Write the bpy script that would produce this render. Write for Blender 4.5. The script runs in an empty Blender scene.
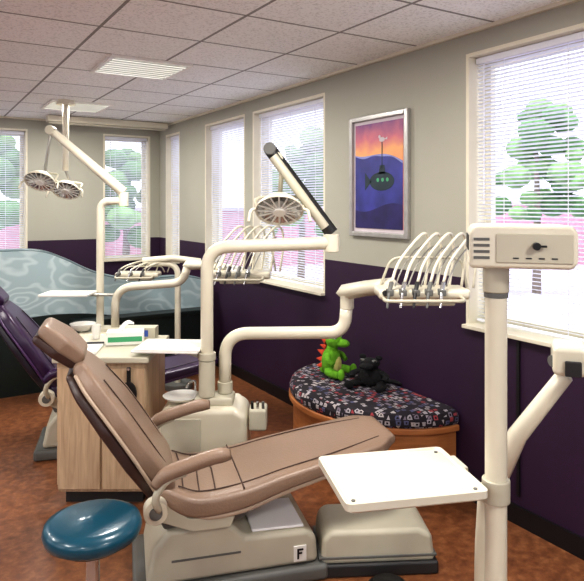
import bpy, math, random
from mathutils import Vector, Matrix
random.seed(4)
YAW = math.radians(-31.6)
S_, C_ = math.sin(-YAW), math.cos(-YAW)
def bay(u, v, z=0.0):
    return Vector((C_*u + S_*v, -S_*u + C_*v, z))

# ------------------------------------------------------------ materials
def lin(c):
    c = c/255.0
    return c/12.92 if c <= 0.04045 else ((c+0.055)/1.055)**2.4
def rgb(r, g, b): return (lin(r), lin(g), lin(b), 1)
def nodes(name):
    m = bpy.data.materials.new(name); m.use_nodes = True
    nt = m.node_tree
    return m, nt, nt.nodes["Principled BSDF"]
def mk(name, col, rough=0.5, metal=0.0, var=0.06, scale=8.0, bump=0.0, bscale=60, coat=0.0):
    m, nt, b = nodes(name)
    tc = nt.nodes.new("ShaderNodeTexCoord")
    n = nt.nodes.new("ShaderNodeTexNoise"); n.inputs["Scale"].default_value = scale
    nt.links.new(tc.outputs["Object"], n.inputs["Vector"])
    r = nt.nodes.new("ShaderNodeValToRGB")
    c = rgb(*col)
    r.color_ramp.elements[0].position = 0.3; r.color_ramp.elements[1].position = 0.7
    r.color_ramp.elements[0].color = tuple(x*(1-var) for x in c[:3])+(1,)
    r.color_ramp.elements[1].color = tuple(min(1, x*(1+var)) for x in c[:3])+(1,)
    nt.links.new(n.outputs["Fac"], r.inputs["Fac"])
    nt.links.new(r.outputs["Color"], b.inputs["Base Color"])
    b.inputs["Roughness"].default_value = rough
    b.inputs["Metallic"].default_value = metal
    b.inputs["Coat Weight"].default_value = coat
    if bump > 0:
        n2 = nt.nodes.new("ShaderNodeTexNoise"); n2.inputs["Scale"].default_value = bscale
        nt.links.new(tc.outputs["Object"], n2.inputs["Vector"])
        bp = nt.nodes.new("ShaderNodeBump"); bp.inputs["Strength"].default_value = bump
        bp.inputs["Distance"].default_value = 0.01
        nt.links.new(n2.outputs["Fac"], bp.inputs["Height"])
        nt.links.new(bp.outputs["Normal"], b.inputs["Normal"])
    return m
CREAM = mk("cream_enamel", (220, 214, 194), 0.3, coat=0.3, var=0.03)
CREAM2 = mk("cream_plastic", (192, 187, 168), 0.42, var=0.04)
WHITE = mk("white_plastic", (236, 235, 228), 0.35, var=0.02)
GLOSSW = mk("gloss_white_panel", (250, 250, 250), 0.3, var=0.01)
GREY = mk("grey_plastic", (102, 102, 98), 0.5)
DGREY = mk("charcoal_plastic", (42, 41, 42), 0.5)
BLACK = mk("black_rubber", (12, 11, 12), 0.45)
CHROME = mk("brushed_chrome", (205, 205, 205), 0.22, 0.9, var=0.03)
ALU = mk("satin_aluminium", (170, 168, 160), 0.35, 0.6, var=0.03)
TAN = mk("tan_vinyl", (144, 121, 103), 0.36, var=0.05, scale=3, bump=0.15, bscale=120)
TANL = mk("light_tan_vinyl", (182, 162, 142), 0.42, var=0.05, scale=3)
BROWN = mk("brown_vinyl_shell", (66, 42, 35), 0.35, var=0.08)
SEAM = mk("seam_thread", (78, 58, 48), 0.7)
PURV = mk("purple_vinyl", (50, 24, 62), 0.3, var=0.08)
PURL = mk("purple_vinyl_light", (72, 42, 86), 0.35, var=0.08)
PURD = mk("purple_vinyl_shell", (24, 12, 30), 0.4)
TEAL = mk("teal_vinyl", (10, 74, 94), 0.3, var=0.1, coat=0.3)
TRIMW = mk("cream_window_trim", (220, 214, 194), 0.45, var=0.03)
BASEB = mk("dark_baseboard", (14, 10, 14), 0.5)
GREENP = mk("dark_green_laminate", (14, 28, 26), 0.4, var=0.15)
SILVER = mk("silver_frame", (176, 174, 170), 0.35, 0.5, var=0.08, scale=20)
MATB = mk("mat_board", (206, 196, 200), 0.8)
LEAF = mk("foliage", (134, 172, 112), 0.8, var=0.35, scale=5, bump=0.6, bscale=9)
LEAF2 = mk("foliage_dark", (98, 140, 88), 0.8, var=0.35, scale=5, bump=0.6, bscale=9)  # darker foliage green, used for every other crown blob
BARK = mk("bark", (140, 128, 116), 0.9, var=0.2)
GROUND = mk("outdoor_pavement", (190, 182, 202), 0.9, var=0.1, scale=0.6)
ROAD = mk("pavement", (196, 188, 198), 0.9)
BRICKP = mk("rose_brick_wall", (196, 150, 166), 0.8, var=0.12)
BLUE = mk("blue_label", (60, 90, 170), 0.5)
GRN = mk("green_label", (70, 160, 110), 0.5)
PLG = mk("green_plush", (112, 178, 40), 0.9, var=0.25, scale=25, bump=0.6, bscale=90)
PLY = mk("yellow_plush", (232, 224, 140), 0.9, var=0.1, bump=0.5, bscale=90)
PLR = mk("red_plush", (206, 74, 42), 0.9, var=0.1)
PLB = mk("black_plush", (12, 11, 13), 0.95, var=0.3, bump=0.6, bscale=90)

def slat_mat():
    m, nt, b = nodes("white_blind_slat")
    tc = nt.nodes.new("ShaderNodeTexCoord")
    n = nt.nodes.new("ShaderNodeTexNoise"); n.inputs["Scale"].default_value = 3
    nt.links.new(tc.outputs["Object"], n.inputs["Vector"])
    r = nt.nodes.new("ShaderNodeValToRGB")
    r.color_ramp.elements[0].color = rgb(230, 232, 240); r.color_ramp.elements[1].color = rgb(244, 244, 248)
    nt.links.new(n.outputs["Fac"], r.inputs["Fac"])
    nt.links.new(r.outputs["Color"], b.inputs["Base Color"])
    b.inputs["Roughness"].default_value = 0.45
    t = nt.nodes.new("ShaderNodeBsdfTranslucent"); t.inputs["Color"].default_value = (0.86, 0.87, 0.95, 1)
    mx = nt.nodes.new("ShaderNodeMixShader"); mx.inputs[0].default_value = 0.16
    out = nt.nodes["Material Output"]
    nt.links.new(b.outputs[0], mx.inputs[1]); nt.links.new(t.outputs[0], mx.inputs[2])
    nt.links.new(mx.outputs[0], out.inputs["Surface"])
    return m
SLAT = slat_mat()
def wall_mat():
    m, nt, b = nodes("two_tone_wall_paint")
    g = nt.nodes.new("ShaderNodeNewGeometry"); sp = nt.nodes.new("ShaderNodeSeparateXYZ")
    nt.links.new(g.outputs["Position"], sp.inputs[0])
    lt = nt.nodes.new("ShaderNodeMath"); lt.operation = 'LESS_THAN'; lt.inputs[1].default_value = 1.27
    nt.links.new(sp.outputs["Z"], lt.inputs[0])
    n = nt.nodes.new("ShaderNodeTexNoise"); n.inputs["Scale"].default_value = 1.5
    nt.links.new(g.outputs["Position"], n.inputs["Vector"])
    up = nt.nodes.new("ShaderNodeMix"); up.data_type = 'RGBA'
    up.inputs["A"].default_value = rgb(166, 164, 150); up.inputs["B"].default_value = rgb(176, 174, 160)
    nt.links.new(n.outputs["Fac"], up.inputs["Factor"])
    mx = nt.nodes.new("ShaderNodeMix"); mx.data_type = 'RGBA'
    nt.links.new(lt.outputs[0], mx.inputs["Factor"])
    nt.links.new(up.outputs["Result"], mx.inputs["A"])
    mx.inputs["B"].default_value = rgb(44, 14, 48)
    nt.links.new(mx.outputs["Result"], b.inputs["Base Color"])
    b.inputs["Roughness"].default_value = 0.6
    return m
WALL = wall_mat()
def ceil_mat():
    m, nt, b = nodes("acoustic_ceiling_tile")
    g = nt.nodes.new("ShaderNodeNewGeometry")
    mp = nt.nodes.new("ShaderNodeMapping"); mp.inputs["Location"].default_value = (0.31, 0.12, 0)
    nt.links.new(g.outputs["Position"], mp.inputs[0])
    br = nt.nodes.new("ShaderNodeTexBrick"); br.offset = 0.0; br.squash = 1.0
    br.inputs["Scale"].default_value = 1.0; br.inputs["Brick Width"].default_value = 0.61
    br.inputs["Row Height"].default_value = 0.61; br.inputs["Mortar Size"].default_value = 0.010
    br.inputs["Mortar Smooth"].default_value = 0.1
    br.inputs["Color1"].default_value = rgb(250, 251, 249); br.inputs["Color2"].default_value = rgb(244, 245, 243)
    br.inputs["Mortar"].default_value = rgb(150, 148, 145)
    nt.links.new(mp.outputs[0], br.inputs["Vector"])
    n = nt.nodes.new("ShaderNodeTexNoise"); n.inputs["Scale"].default_value = 75; n.inputs["Detail"].default_value = 4
    nt.links.new(g.outputs["Position"], n.inputs["Vector"])
    r = nt.nodes.new("ShaderNodeValToRGB")
    r.color_ramp.elements[0].position = 0.36; r.color_ramp.elements[0].color = (0.80, 0.80, 0.79, 1)
    r.color_ramp.elements[1].position = 0.5; r.color_ramp.elements[1].color = (1, 1, 1, 1)
    nt.links.new(n.outputs["Fac"], r.inputs["Fac"])
    mx = nt.nodes.new("ShaderNodeMix"); mx.data_type = 'RGBA'; mx.blend_type = 'MULTIPLY'
    mx.inputs["Factor"].default_value = 1
    nt.links.new(br.outputs["Color"], mx.inputs["A"]); nt.links.new(r.outputs["Color"], mx.inputs["B"])
    nt.links.new(mx.outputs["Result"], b.inputs["Base Color"])
    b.inputs["Roughness"].default_value = 0.9
    return m
def floor_mat():
    m, nt, b = nodes("mottled_rust_vinyl")
    g = nt.nodes.new("ShaderNodeNewGeometry")
    n = nt.nodes.new("ShaderNodeTexNoise"); n.inputs["Scale"].default_value = 20; n.inputs["Detail"].default_value = 7
    n.inputs["Roughness"].default_value = 0.6
    nt.links.new(g.outputs["Position"], n.inputs["Vector"])
    r = nt.nodes.new("ShaderNodeValToRGB"); e = r.color_ramp.elements
    e[0].position = 0.3; e[0].color = rgb(100, 60, 38); e[1].position = 0.7; e[1].color = rgb(154, 104, 68)
    k = e.new(0.5); k.color = rgb(128, 80, 50)
    nt.links.new(n.outputs["Fac"], r.inputs["Fac"]); nt.links.new(r.outputs["Color"], b.inputs["Base Color"])
    b.inputs["Roughness"].default_value = 0.3
    return m
def wood_mat(name, c1, c2, rough=0.4, axis=(14, 14, 1.2)):
    m, nt, b = nodes(name)
    tc = nt.nodes.new("ShaderNodeTexCoord"); mp = nt.nodes.new("ShaderNodeMapping")
    mp.inputs["Scale"].default_value = axis
    nt.links.new(tc.outputs["Object"], mp.inputs[0])
    n = nt.nodes.new("ShaderNodeTexNoise"); n.inputs["Scale"].default_value = 3; n.inputs["Detail"].default_value = 5
    n.inputs["Distortion"].default_value = 0.6
    nt.links.new(mp.outputs[0], n.inputs["Vector"])
    r = nt.nodes.new("ShaderNodeValToRGB")
    r.color_ramp.elements[0].position = 0.3; r.color_ramp.elements[0].color = rgb(*c1)
    r.color_ramp.elements[1].position = 0.7; r.color_ramp.elements[1].color = rgb(*c2)
    nt.links.new(n.outputs["Fac"], r.inputs["Fac"]); nt.links.new(r.outputs["Color"], b.inputs["Base Color"])
    b.inputs["Roughness"].default_value = rough
    return m
WOODL = wood_mat("light_maple_laminate", (176, 148, 120), (208, 184, 152))
WOODO = wood_mat("cherry_laminate", (160, 98, 54), (192, 128, 76), axis=(1.5, 1.5, 12))
def fabric_mat():
    m, nt, b = nodes("patterned_bench_fabric")
    tc = nt.nodes.new("ShaderNodeTexCoord")
    v = nt.nodes.new("ShaderNodeTexVoronoi"); v.distance = 'CHEBYCHEV'; v.inputs["Scale"].default_value = 30
    v.inputs["Randomness"].default_value = 0.55
    nt.links.new(tc.outputs["Object"], v.inputs["Vector"])
    sp = nt.nodes.new("ShaderNodeSeparateColor"); nt.links.new(v.outputs["Color"], sp.inputs[0])
    r = nt.nodes.new("ShaderNodeValToRGB"); r.color_ramp.interpolation = 'CONSTANT'; e = r.color_ramp.elements
    e[0].position = 0; e[0].color = rgb(172, 166, 172); e[1].position = 0.32; e[1].color = rgb(128, 118, 132)
    for p, c in ((0.5, (160, 66, 72)), (0.66, (180, 172, 172)), (0.84, (88, 90, 124))):
        k = e.new(p); k.color = rgb(*c)
    nt.links.new(sp.outputs[0], r.inputs["Fac"])
    mr = nt.nodes.new("ShaderNodeValToRGB"); mr.color_ramp.interpolation = 'CONSTANT'; e = mr.color_ramp.elements
    e[0].position = 0; e[0].color = (0, 0, 0, 1); e[1].position = 0.17; e[1].color = (1, 1, 1, 1)
    k = e.new(0.36); k.color = (0, 0, 0, 1)
    nt.links.new(v.outputs["Distance"], mr.inputs["Fac"])
    mx = nt.nodes.new("ShaderNodeMix"); mx.data_type = 'RGBA'
    nt.links.new(mr.outputs["Color"], mx.inputs["Factor"])
    mx.inputs["A"].default_value = rgb(34, 27, 36)
    nt.links.new(r.outputs["Color"], mx.inputs["B"])
    nt.links.new(mx.outputs["Result"], b.inputs["Base Color"]); b.inputs["Roughness"].default_value = 0.85
    return m
FABRIC = fabric_mat()
def swirl_mat():
    m, nt, b = nodes("teal_swirl_panel")
    tc = nt.nodes.new("ShaderNodeTexCoord")
    mp = nt.nodes.new("ShaderNodeMapping"); mp.inputs["Scale"].default_value = (1, 0, 1.8)
    nt.links.new(tc.outputs["Object"], mp.inputs[0])
    v = nt.nodes.new("ShaderNodeTexVoronoi"); v.inputs["Scale"].default_value = 2.6; v.feature = 'SMOOTH_F1'
    nt.links.new(mp.outputs[0], v.inputs["Vector"])
    mu = nt.nodes.new("ShaderNodeMath"); mu.operation = 'MULTIPLY'; mu.inputs[1].default_value = 40
    nt.links.new(v.outputs["Distance"], mu.inputs[0])
    n = nt.nodes.new("ShaderNodeTexNoise"); n.inputs["Scale"].default_value = 3
    nt.links.new(mp.outputs[0], n.inputs["Vector"])
    m2 = nt.nodes.new("ShaderNodeMath"); m2.operation = 'MULTIPLY_ADD'; m2.inputs[1].default_value = 20
    nt.links.new(n.outputs["Fac"], m2.inputs[0]); nt.links.new(mu.outputs[0], m2.inputs[2])
    s = nt.nodes.new("ShaderNodeMath"); s.operation = 'SINE'; nt.links.new(m2.outputs[0], s.inputs[0])
    r = nt.nodes.new("ShaderNodeValToRGB"); e = r.color_ramp.elements
    e[0].position = 0.0; e[0].color = rgb(168, 188, 192); e[1].position = 0.95; e[1].color = rgb(192, 208, 210)
    nt.links.new(s.outputs[0], r.inputs["Fac"])
    nt.links.new(r.outputs["Color"], b.inputs["Base Color"]); b.inputs["Roughness"].default_value = 0.25
    return m
SWIRL = swirl_mat()
def emis(name, col, st):
    m, nt, b = nodes(name)
    b.inputs["Base Color"].default_value = rgb(*col)
    b.inputs["Emission Color"].default_value = rgb(*col); b.inputs["Emission Strength"].default_value = st
    return m
TUBEL = emis("fluorescent_diffuser", (250, 250, 250), 3.0)

# ------------------------------------------------------------ mesh helpers
class Root:
    def __init__(self, name, loc=(0, 0, 0), rot=0.0, origin=(0, 0, 0)):
        self.e = bpy.data.objects.new(name, None); bpy.context.collection.objects.link(self.e)
        self.e.location = loc; self.e.rotation_euler = (0, 0, rot); self.e.empty_display_size = 0.1
        self.o = Vector(origin)
def bayroot(name, u, v, th=0.0, absolute=False):
    return Root(name, bay(u, v), YAW+math.radians(th), (u, v, 0) if absolute else (0, 0, 0))
def mesh(root, name, vs, fs, mat, smooth=True, bevel=0.0, subd=0, seg=3):
    me = bpy.data.meshes.new(name)
    o = root.o if root else Vector()
    me.from_pydata([tuple(Vector(v)-o) for v in vs], [], fs); me.update()
    mats = mat if isinstance(mat, (list, tuple)) else [mat]
    for m_ in mats: me.materials.append(m_)
    import bmesh
    bm = bmesh.new(); bm.from_mesh(me); bmesh.ops.recalc_face_normals(bm, faces=bm.faces); bm.to_mesh(me); bm.free()
    if smooth:
        for p in me.polygons: p.use_smooth = True
    ob = bpy.data.objects.new(name, me); bpy.context.collection.objects.link(ob)
    if root: ob.parent = root.e
    if bevel > 0:
        b = ob.modifiers.new("bevel", 'BEVEL'); b.width = bevel; b.segments = seg; b.limit_method = 'ANGLE'; b.angle_limit = math.radians(35)
        b.harden_normals = False
    if smooth and not subd:
        w = ob.modifiers.new("wn", 'WEIGHTED_NORMAL'); w.keep_sharp = True
    return ob
BF = [(0, 1, 3, 2), (4, 6, 7, 5), (0, 4, 5, 1), (2, 3, 7, 6), (0, 2, 6, 4), (1, 5, 7, 3)]
def box(root, name, c, s, mat, bevel=0.0, rot=None, taper=1.0, seg=3):
    R = rot if rot is not None else Matrix.Identity(3)
    vs = []
    for x in (-1, 1):
        for y in (-1, 1):
            for z in (-1, 1):
                k = taper if z > 0 else 1.0
                vs.append(Vector(c)+R @ Vector((x*s[0]/2*k, y*s[1]/2*k, z*s[2]/2)))
    return mesh(root, name, vs, BF, mat, smooth=bevel > 0, bevel=bevel, seg=seg)
def rz(d): return Matrix.Rotation(math.radians(d), 3, 'Z')
def rx(d): return Matrix.Rotation(math.radians(d), 3, 'X')
def ry(d): return Matrix.Rotation(math.radians(d), 3, 'Y')
def catmull(P, n=8):
    P = [Vector(p) for p in P]
    if len(P) < 3: return P
    Q = [2*P[0]-P[1]]+P+[2*P[-1]-P[-2]]; out = []
    for i in range(1, len(Q)-2):
        a, b, c, d = Q[i-1:i+3]
        for k in range(n):
            t = k/n
            out.append(0.5*((2*b)+(c-a)*t+(2*a-5*b+4*c-d)*t*t+(3*b-a-3*c+d)*t**3))
    out.append(P[-1]); return out
def roundpath(P, r, n=6):
    P = [Vector(p) for p in P]; out = [P[0]]
    for i in range(1, len(P)-1):
        a = (P[i-1]-P[i]); c = (P[i+1]-P[i]); rr = min(r, a.length*0.49, c.length*0.49)
        p0 = P[i]+a.normalized()*rr; p1 = P[i]+c.normalized()*rr
        for k in range(n+1):
            t = k/n; out.append(p0*(1-t)**2+P[i]*2*t*(1-t)+p1*t*t)
    out.append(P[-1]); return out
def sweep(root, name, P, r, mat, seg=14, flat=1.0):
    P = [Vector(p) for p in P]; n = len(P)
    rad = r if isinstance(r, (list, tuple)) else [r]*n
    if len(rad) != n: rad = [rad[0]+(rad[-1]-rad[0])*i/(n-1) for i in range(n)]
    T = [(P[min(i+1, n-1)]-P[max(i-1, 0)]).normalized() for i in range(n)]
    up = Vector((0, 0, 1)) if abs(T[0].z) < 0.9 else Vector((1, 0, 0))
    N = T[0].cross(up).normalized(); vs = []; fs = []
    for i in range(n):
        N = (N-T[i]*N.dot(T[i])).normalized(); B = T[i].cross(N)
        for k in range(seg):
            a = 2*math.pi*k/seg
            vs.append(P[i]+N*math.cos(a)*rad[i]+B*math.sin(a)*rad[i]*flat)
    for i in range(n-1):
        for k in range(seg):
            k2 = (k+1) % seg
            fs.append((i*seg+k, i*seg+k2, (i+1)*seg+k2, (i+1)*seg+k))
    fs.append(tuple(range(seg))); fs.append(tuple(range((n-1)*seg, n*seg)))
    return mesh(root, name, vs, fs, mat)
def cyl(root, name, p0, p1, r0, mat, r1=None, seg=24, bevel=0.0):
    r1 = r0 if r1 is None else r1
    p0 = Vector(p0); p1 = Vector(p1); T = (p1-p0).normalized()
    up = Vector((0, 0, 1)) if abs(T.z) < 0.9 else Vector((1, 0, 0))
    N = T.cross(up).normalized(); B = T.cross(N); vs = []
    for p, r in ((p0, r0), (p1, r1)):
        for k in range(seg):
            a = 2*math.pi*k/seg; vs.append(p+N*math.cos(a)*r+B*math.sin(a)*r)
    fs = [(k, (k+1) % seg, seg+(k+1) % seg, seg+k) for k in range(seg)]
    fs += [tuple(range(seg)), tuple(range(seg, 2*seg))]
    return mesh(root, name, vs, fs, mat, bevel=bevel if bevel else min(r0, r1, (p1-p0).length/2)*0.12, seg=2)
def lathe(root, name, prof, mat, c=(0, 0, 0), R=None, seg=32, close=False):
    R = R if R is not None else Matrix.Identity(3); c = Vector(c); vs = []; fs = []
    n = len(prof)
    for r, z in prof:
        for k in range(seg):
            a = 2*math.pi*k/seg
            vs.append(c+R @ Vector((r*math.cos(a), r*math.sin(a), z)))
    for i in range(n-1):
        for k in range(seg):
            k2 = (k+1) % seg
            fs.append((i*seg+k, i*seg+k2, (i+1)*seg+k2, (i+1)*seg+k))
    if close: fs += [tuple(range(seg)), tuple(range((n-1)*seg, n*seg))]
    return mesh(root, name, vs, fs, mat)
def ball(root, name, c, s, mat, R=None, seg=20, rings=12):
    R = R if R is not None else Matrix.Identity(3); c = Vector(c); vs = []; fs = []
    for i in range(rings+1):
        t = math.pi*i/rings
        for k in range(seg):
            a = 2*math.pi*k/seg
            vs.append(c+R @ Vector((s[0]*math.sin(t)*math.cos(a), s[1]*math.sin(t)*math.sin(a), s[2]*math.cos(t))))
    for i in range(rings):
        for k in range(seg):
            k2 = (k+1) % seg
            fs.append((i*seg+k, i*seg+k2, (i+1)*seg+k2, (i+1)*seg+k))
    ob = mesh(root, name, vs, fs, mat)
    import bmesh
    bm = bmesh.new(); bm.from_mesh(ob.data); bmesh.ops.remove_doubles(bm, verts=bm.verts, dist=1e-6)
    bmesh.ops.recalc_face_normals(bm, faces=bm.faces); bm.to_mesh(ob.data); bm.free()
    return ob
def prism(root, name, poly, a0, a1, mat, plane='xz', bevel=0.0, seg=3):
    vs = []
    for a in (a0, a1):
        for p, q in poly:
            vs.append((p, a, q) if plane == 'xz' else ((p, q, a) if plane == 'xy' else (a, p, q)))
    n = len(poly)
    fs = [(k, (k+1) % n, n+(k+1) % n, n+k) for k in range(n)]+[tuple(range(n)), tuple(range(n, 2*n))]
    return mesh(root, name, vs, fs, mat, smooth=bevel > 0, bevel=bevel, seg=seg)
def pad(root, name, path, hw, ht, mat, e=0.45, sub=6, ring=36, yc=0.0, endround=True):
    n = len(path)
    P = catmull([(p[0], 0, p[1]) for p in path], sub)
    def it(L, f):
        x = f*(n-1); i = min(int(x), n-2); t = x-i
        return L[i]*(1-t)+L[i+1]*t
    m = len(P); secs = []
    for i, p in enumerate(P):
        f = i/(m-1)
        t = (P[min(i+1, m-1)]-P[max(i-1, 0)]).normalized()
        secs.append((p, t, it(hw, f), it(ht, f)))
    if endround:
        for which in (0, -1):
            p, t, w, h = secs[which]
            sgn = -1 if which == 0 else 1
            ext = []
            for a in (25, 50, 70, 84):
                ar = math.radians(a)
                ext.append((p+t*sgn*h*math.sin(ar), t, w-h*(1-math.cos(ar)), h*math.cos(ar)))
            if which == 0: secs = ext[::-1]+secs
            else: secs = secs+ext
    vs = []; fs = []
    for p, t, w, h in secs:
        nrm = Vector((-t.z, 0, t.x))
        for k in range(ring):
            a = 2*math.pi*k/ring
            ca, sa = math.cos(a), math.sin(a)
            x = math.copysign(abs(ca)**(e*0.5), ca)*w if abs(ca) > 1e-6 else 0
            y = math.copysign(abs(sa)**e, sa)*h if abs(sa) > 1e-6 else 0
            vs.append(p+nrm*y+Vector((0, yc+x, 0)))
    for i in range(len(secs)-1):
        for k in range(ring):
            k2 = (k+1) % ring
            fs.append((i*ring+k, i*ring+k2, (i+1)*ring+k2, (i+1)*ring+k))
    fs += [tuple(range(ring)), tuple(range((len(secs)-1)*ring, len(secs)*ring))]
    return mesh(root, name, vs, fs, mat)

# ------------------------------------------------------------ room shell
CEIL = 2.70; WX = 2.75; FY = 7.76; LX = -3.2; NY = -1.8; WT = 0.2
def wall_open(name, axis, pos, a0, a1, openings, mat, z1=CEIL, thick=WT):
    A = sorted(set([a0, a1]+[o[0] for o in openings]+[o[1] for o in openings]))
    Z = sorted(set([0, z1]+[o[2] for o in openings]+[o[3] for o in openings]))
    vs = []; fs = []
    for i in range(len(A)-1):
        for j in range(len(Z)-1):
            am = (A[i]+A[i+1])/2; zm = (Z[j]+Z[j+1])/2
            if any(o[0] < am < o[1] and o[2] < zm < o[3] for o in openings): continue
            b = len(vs)
            for x in (A[i], A[i+1]):
                for d in (pos, pos+thick):
                    for z in (Z[j], Z[j+1]):
                        vs.append((d, x, z) if axis == 'X' else (x, d, z))
            fs += [tuple(b+q for q in f) for f in BF]
    return mesh(None, name, vs, fs, mat, smooth=False)
WZ0, WZ1 = 0.985, 2.57
winE = [(7.04, 7.52), (5.34, 6.29), (3.98, 5.18), (1.30, 2.54), (-0.6, 0.6)]
winN = [(2.03, 2.63), (0.30, 1.16), (-1.8, -0.6)]
fillW = [(-1.2, 0.6), (1.4, 3.2), (4.2, 6.0)]  # made-up west openings, out of view, added to bring in sky light
fillS = [(-2.4, -0.6), (0.2, 2.0)]  # made-up south openings behind the camera, added as cool daylight fill
wall_open("wall_east", 'X', WX, NY-WT, FY+WT, [(a, b, WZ0, WZ1) for a, b in winE], WALL)
wall_open("wall_north", 'Y', FY, LX-WT, WX, [(a, b, WZ0, WZ1) for a, b in winN], WALL)
wall_open("wall_west", 'X', LX-WT, NY-WT, FY, [(a, b, WZ0, WZ1) for a, b in fillW], WALL)
wall_open("wall_south", 'Y', NY-WT, LX, WX, [(a, b, WZ0, WZ1) for a, b in fillS], WALL)
box(None, "floor", ((LX+WX)/2, (NY+FY)/2, -0.05), (WX-LX+0.5, FY-NY+0.5, 0.1), floor_mat())
box(None, "ceiling", ((LX+WX)/2, (NY+FY)/2, CEIL+0.05), (WX-LX+0.5, FY-NY+0.5, 0.1), ceil_mat())
box(None, "baseboard_east", (WX-0.008, (NY+FY)/2, 0.05), (0.016, FY-NY, 0.1), BASEB)
box(None, "baseboard_north", ((LX+WX)/2-0.02, FY-0.008, 0.05), (WX-LX-0.05, 0.016, 0.1), BASEB)
box(None, "trim_1", (WX-0.006, 2.17, 0.56), (0.012, 0.018, 0.82), BASEB)
box(None, "trim_2", (WX-0.012, (NY+FY)/2, CEIL-0.01), (0.024, FY-NY, 0.02), TRIMW)
box(None, "trim_3", ((LX+WX)/2-0.03, FY-0.012, CEIL-0.01), (WX-LX-0.06, 0.024, 0.02), TRIMW)

def window(i, loc, rot, w, tilt=30, blind=True):
    """local x along the wall, y outward, origin bottom centre at the inner wall face"""
    r = Root("window_%d" % i, loc, rot); h = WZ1-WZ0  # the ones without blinds are added fill-light openings, out of view
    t = 0.022
    box(r, "jamb_left", (-w/2+t/2, WT/2, h/2), (t, WT, h-0.002), TRIMW)
    box(r, "jamb_right", (w/2-t/2, WT/2, h/2), (t, WT, h-0.002), TRIMW)
    box(r, "head", (0, WT/2, h-t/2), (w-2*t, WT, t), TRIMW)
    box(r, "sill", (0, WT/2-0.02, t/2), (w-0.004, WT+0.04, t), TRIMW, 0.004)
    for s in (-1, 1):
        box(r, "stile", (s*(w/2-t-0.02), WT-0.04, h/2), (0.04, 0.04, h-2*t), TRIMW)
    box(r, "rail_top", (0, WT-0.04, h-t-0.02), (w-2*t-0.08, 0.04, 0.04), TRIMW)
    box(r, "rail_bottom", (0, WT-0.04, t+0.02), (w-2*t-0.08, 0.04, 0.04), TRIMW)
    if not blind:
        box(r, "mullion", (0, WT-0.04, h/2), (0.04, 0.04, h-2*t-0.08), TRIMW)
        return
    bw = w-2*t-0.012; yb = 0.07
    box(r, "blind_headrail", (0, yb, h-t-0.02), (bw, 0.04, 0.036), SLAT, 0.003)
    box(r, "blind_bottom_rail", (0, yb, t+0.02), (bw, 0.026, 0.014), SLAT, 0.003)
    vs = []; fs = []
    z = t+0.045; ca, sa = math.cos(math.radians(tilt)), math.sin(math.radians(tilt))
    while z < h-t-0.045:
        b = len(vs)
        for k, (yy, zz) in enumerate(((-0.0125, 0), (0, 0.002), (0.0125, 0))):
            y2 = yy*ca+zz*sa; z2 = yy*sa*-1+zz*ca
            vs += [(-bw/2, yb+y2, z+z2), (bw/2, yb+y2, z+z2)]
        fs += [(b, b+1, b+3, b+2), (b+2, b+3, b+5, b+4)]
        z += 0.0215
    mesh(r, "blind_slats", vs, fs, SLAT)
    nl = 2 if w < 1.0 else 3
    for k in range(nl):
        x = -bw/2+bw*(k+0.5)/nl
        box(r, "ladder_tape", (x, yb-0.014, h/2), (0.004, 0.002, h-2*t-0.05), SLAT)
    cyl(r, "tilt_wand", (-bw/2+0.07, yb-0.03, h-0.07), (-bw/2+0.07, yb-0.03, h*0.45), 0.004, SLAT, seg=8)
wn = 0
for i, (a, b) in enumerate(winE):
    wn += 1; window(wn, (WX, (a+b)/2, WZ0), -math.pi/2, b-a, 20 if i == 3 else 32)
for i, (a, b) in enumerate(winN):
    wn += 1; window(wn, ((a+b)/2, FY, WZ0), 0, b-a, 24)
for a, b in fillW:  # unseen openings added to brighten the room from the west
    wn += 1; window(wn, (LX, (a+b)/2, WZ0), math.pi/2, b-a, blind=False)
for a, b in fillS:  # unseen openings added to brighten the room from the south
    wn += 1; window(wn, ((a+b)/2, NY, WZ0), math.pi, b-a, blind=False)

# troffers
def troffer(x, y):
    r = Root("ceiling_troffer_light", (x, y, CEIL))
    W = 0.53
    box(r, "diffuser", (0, 0, -0.004), (W, W, 0.006), TUBEL)
    for s in (-1, 1):
        box(r, "frame_x", (s*(W/2+0.012), 0, -0.010), (0.024, W+0.048, 0.018), WHITE)
        box(r, "frame_y", (0, s*(W/2+0.012), -0.010), (W, 0.024, 0.018), WHITE)
    for k in range(8):
        box(r, "louvre", (0, -W/2+W*(k+0.5)/8, -0.013), (W, 0.026, 0.010), ALU)
    L = bpy.data.lights.new("troffer_lamp", 'AREA'); L.size = 0.5; L.energy = 36; L.color = (1, 0.97, 0.92)
    lo = bpy.data.objects.new("troffer_lamp", L); bpy.context.collection.objects.link(lo)
    lo.parent = r.e; lo.location = (0, 0, -0.04)
for x in (-1.62, 1.43):
    for y in (-0.45, 1.99, 4.43, 6.5):
        troffer(x, y)
r = Root("ceiling_light_track", (2.0, 7.35, CEIL))
box(r, "rail", (0, 0, -0.04), (1.4, 0.12, 0.07), CREAM, 0.008)
box(r, "lower_channel", (0, 0, -0.085), (1.36, 0.05, 0.02), CREAM2, 0.004)

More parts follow.
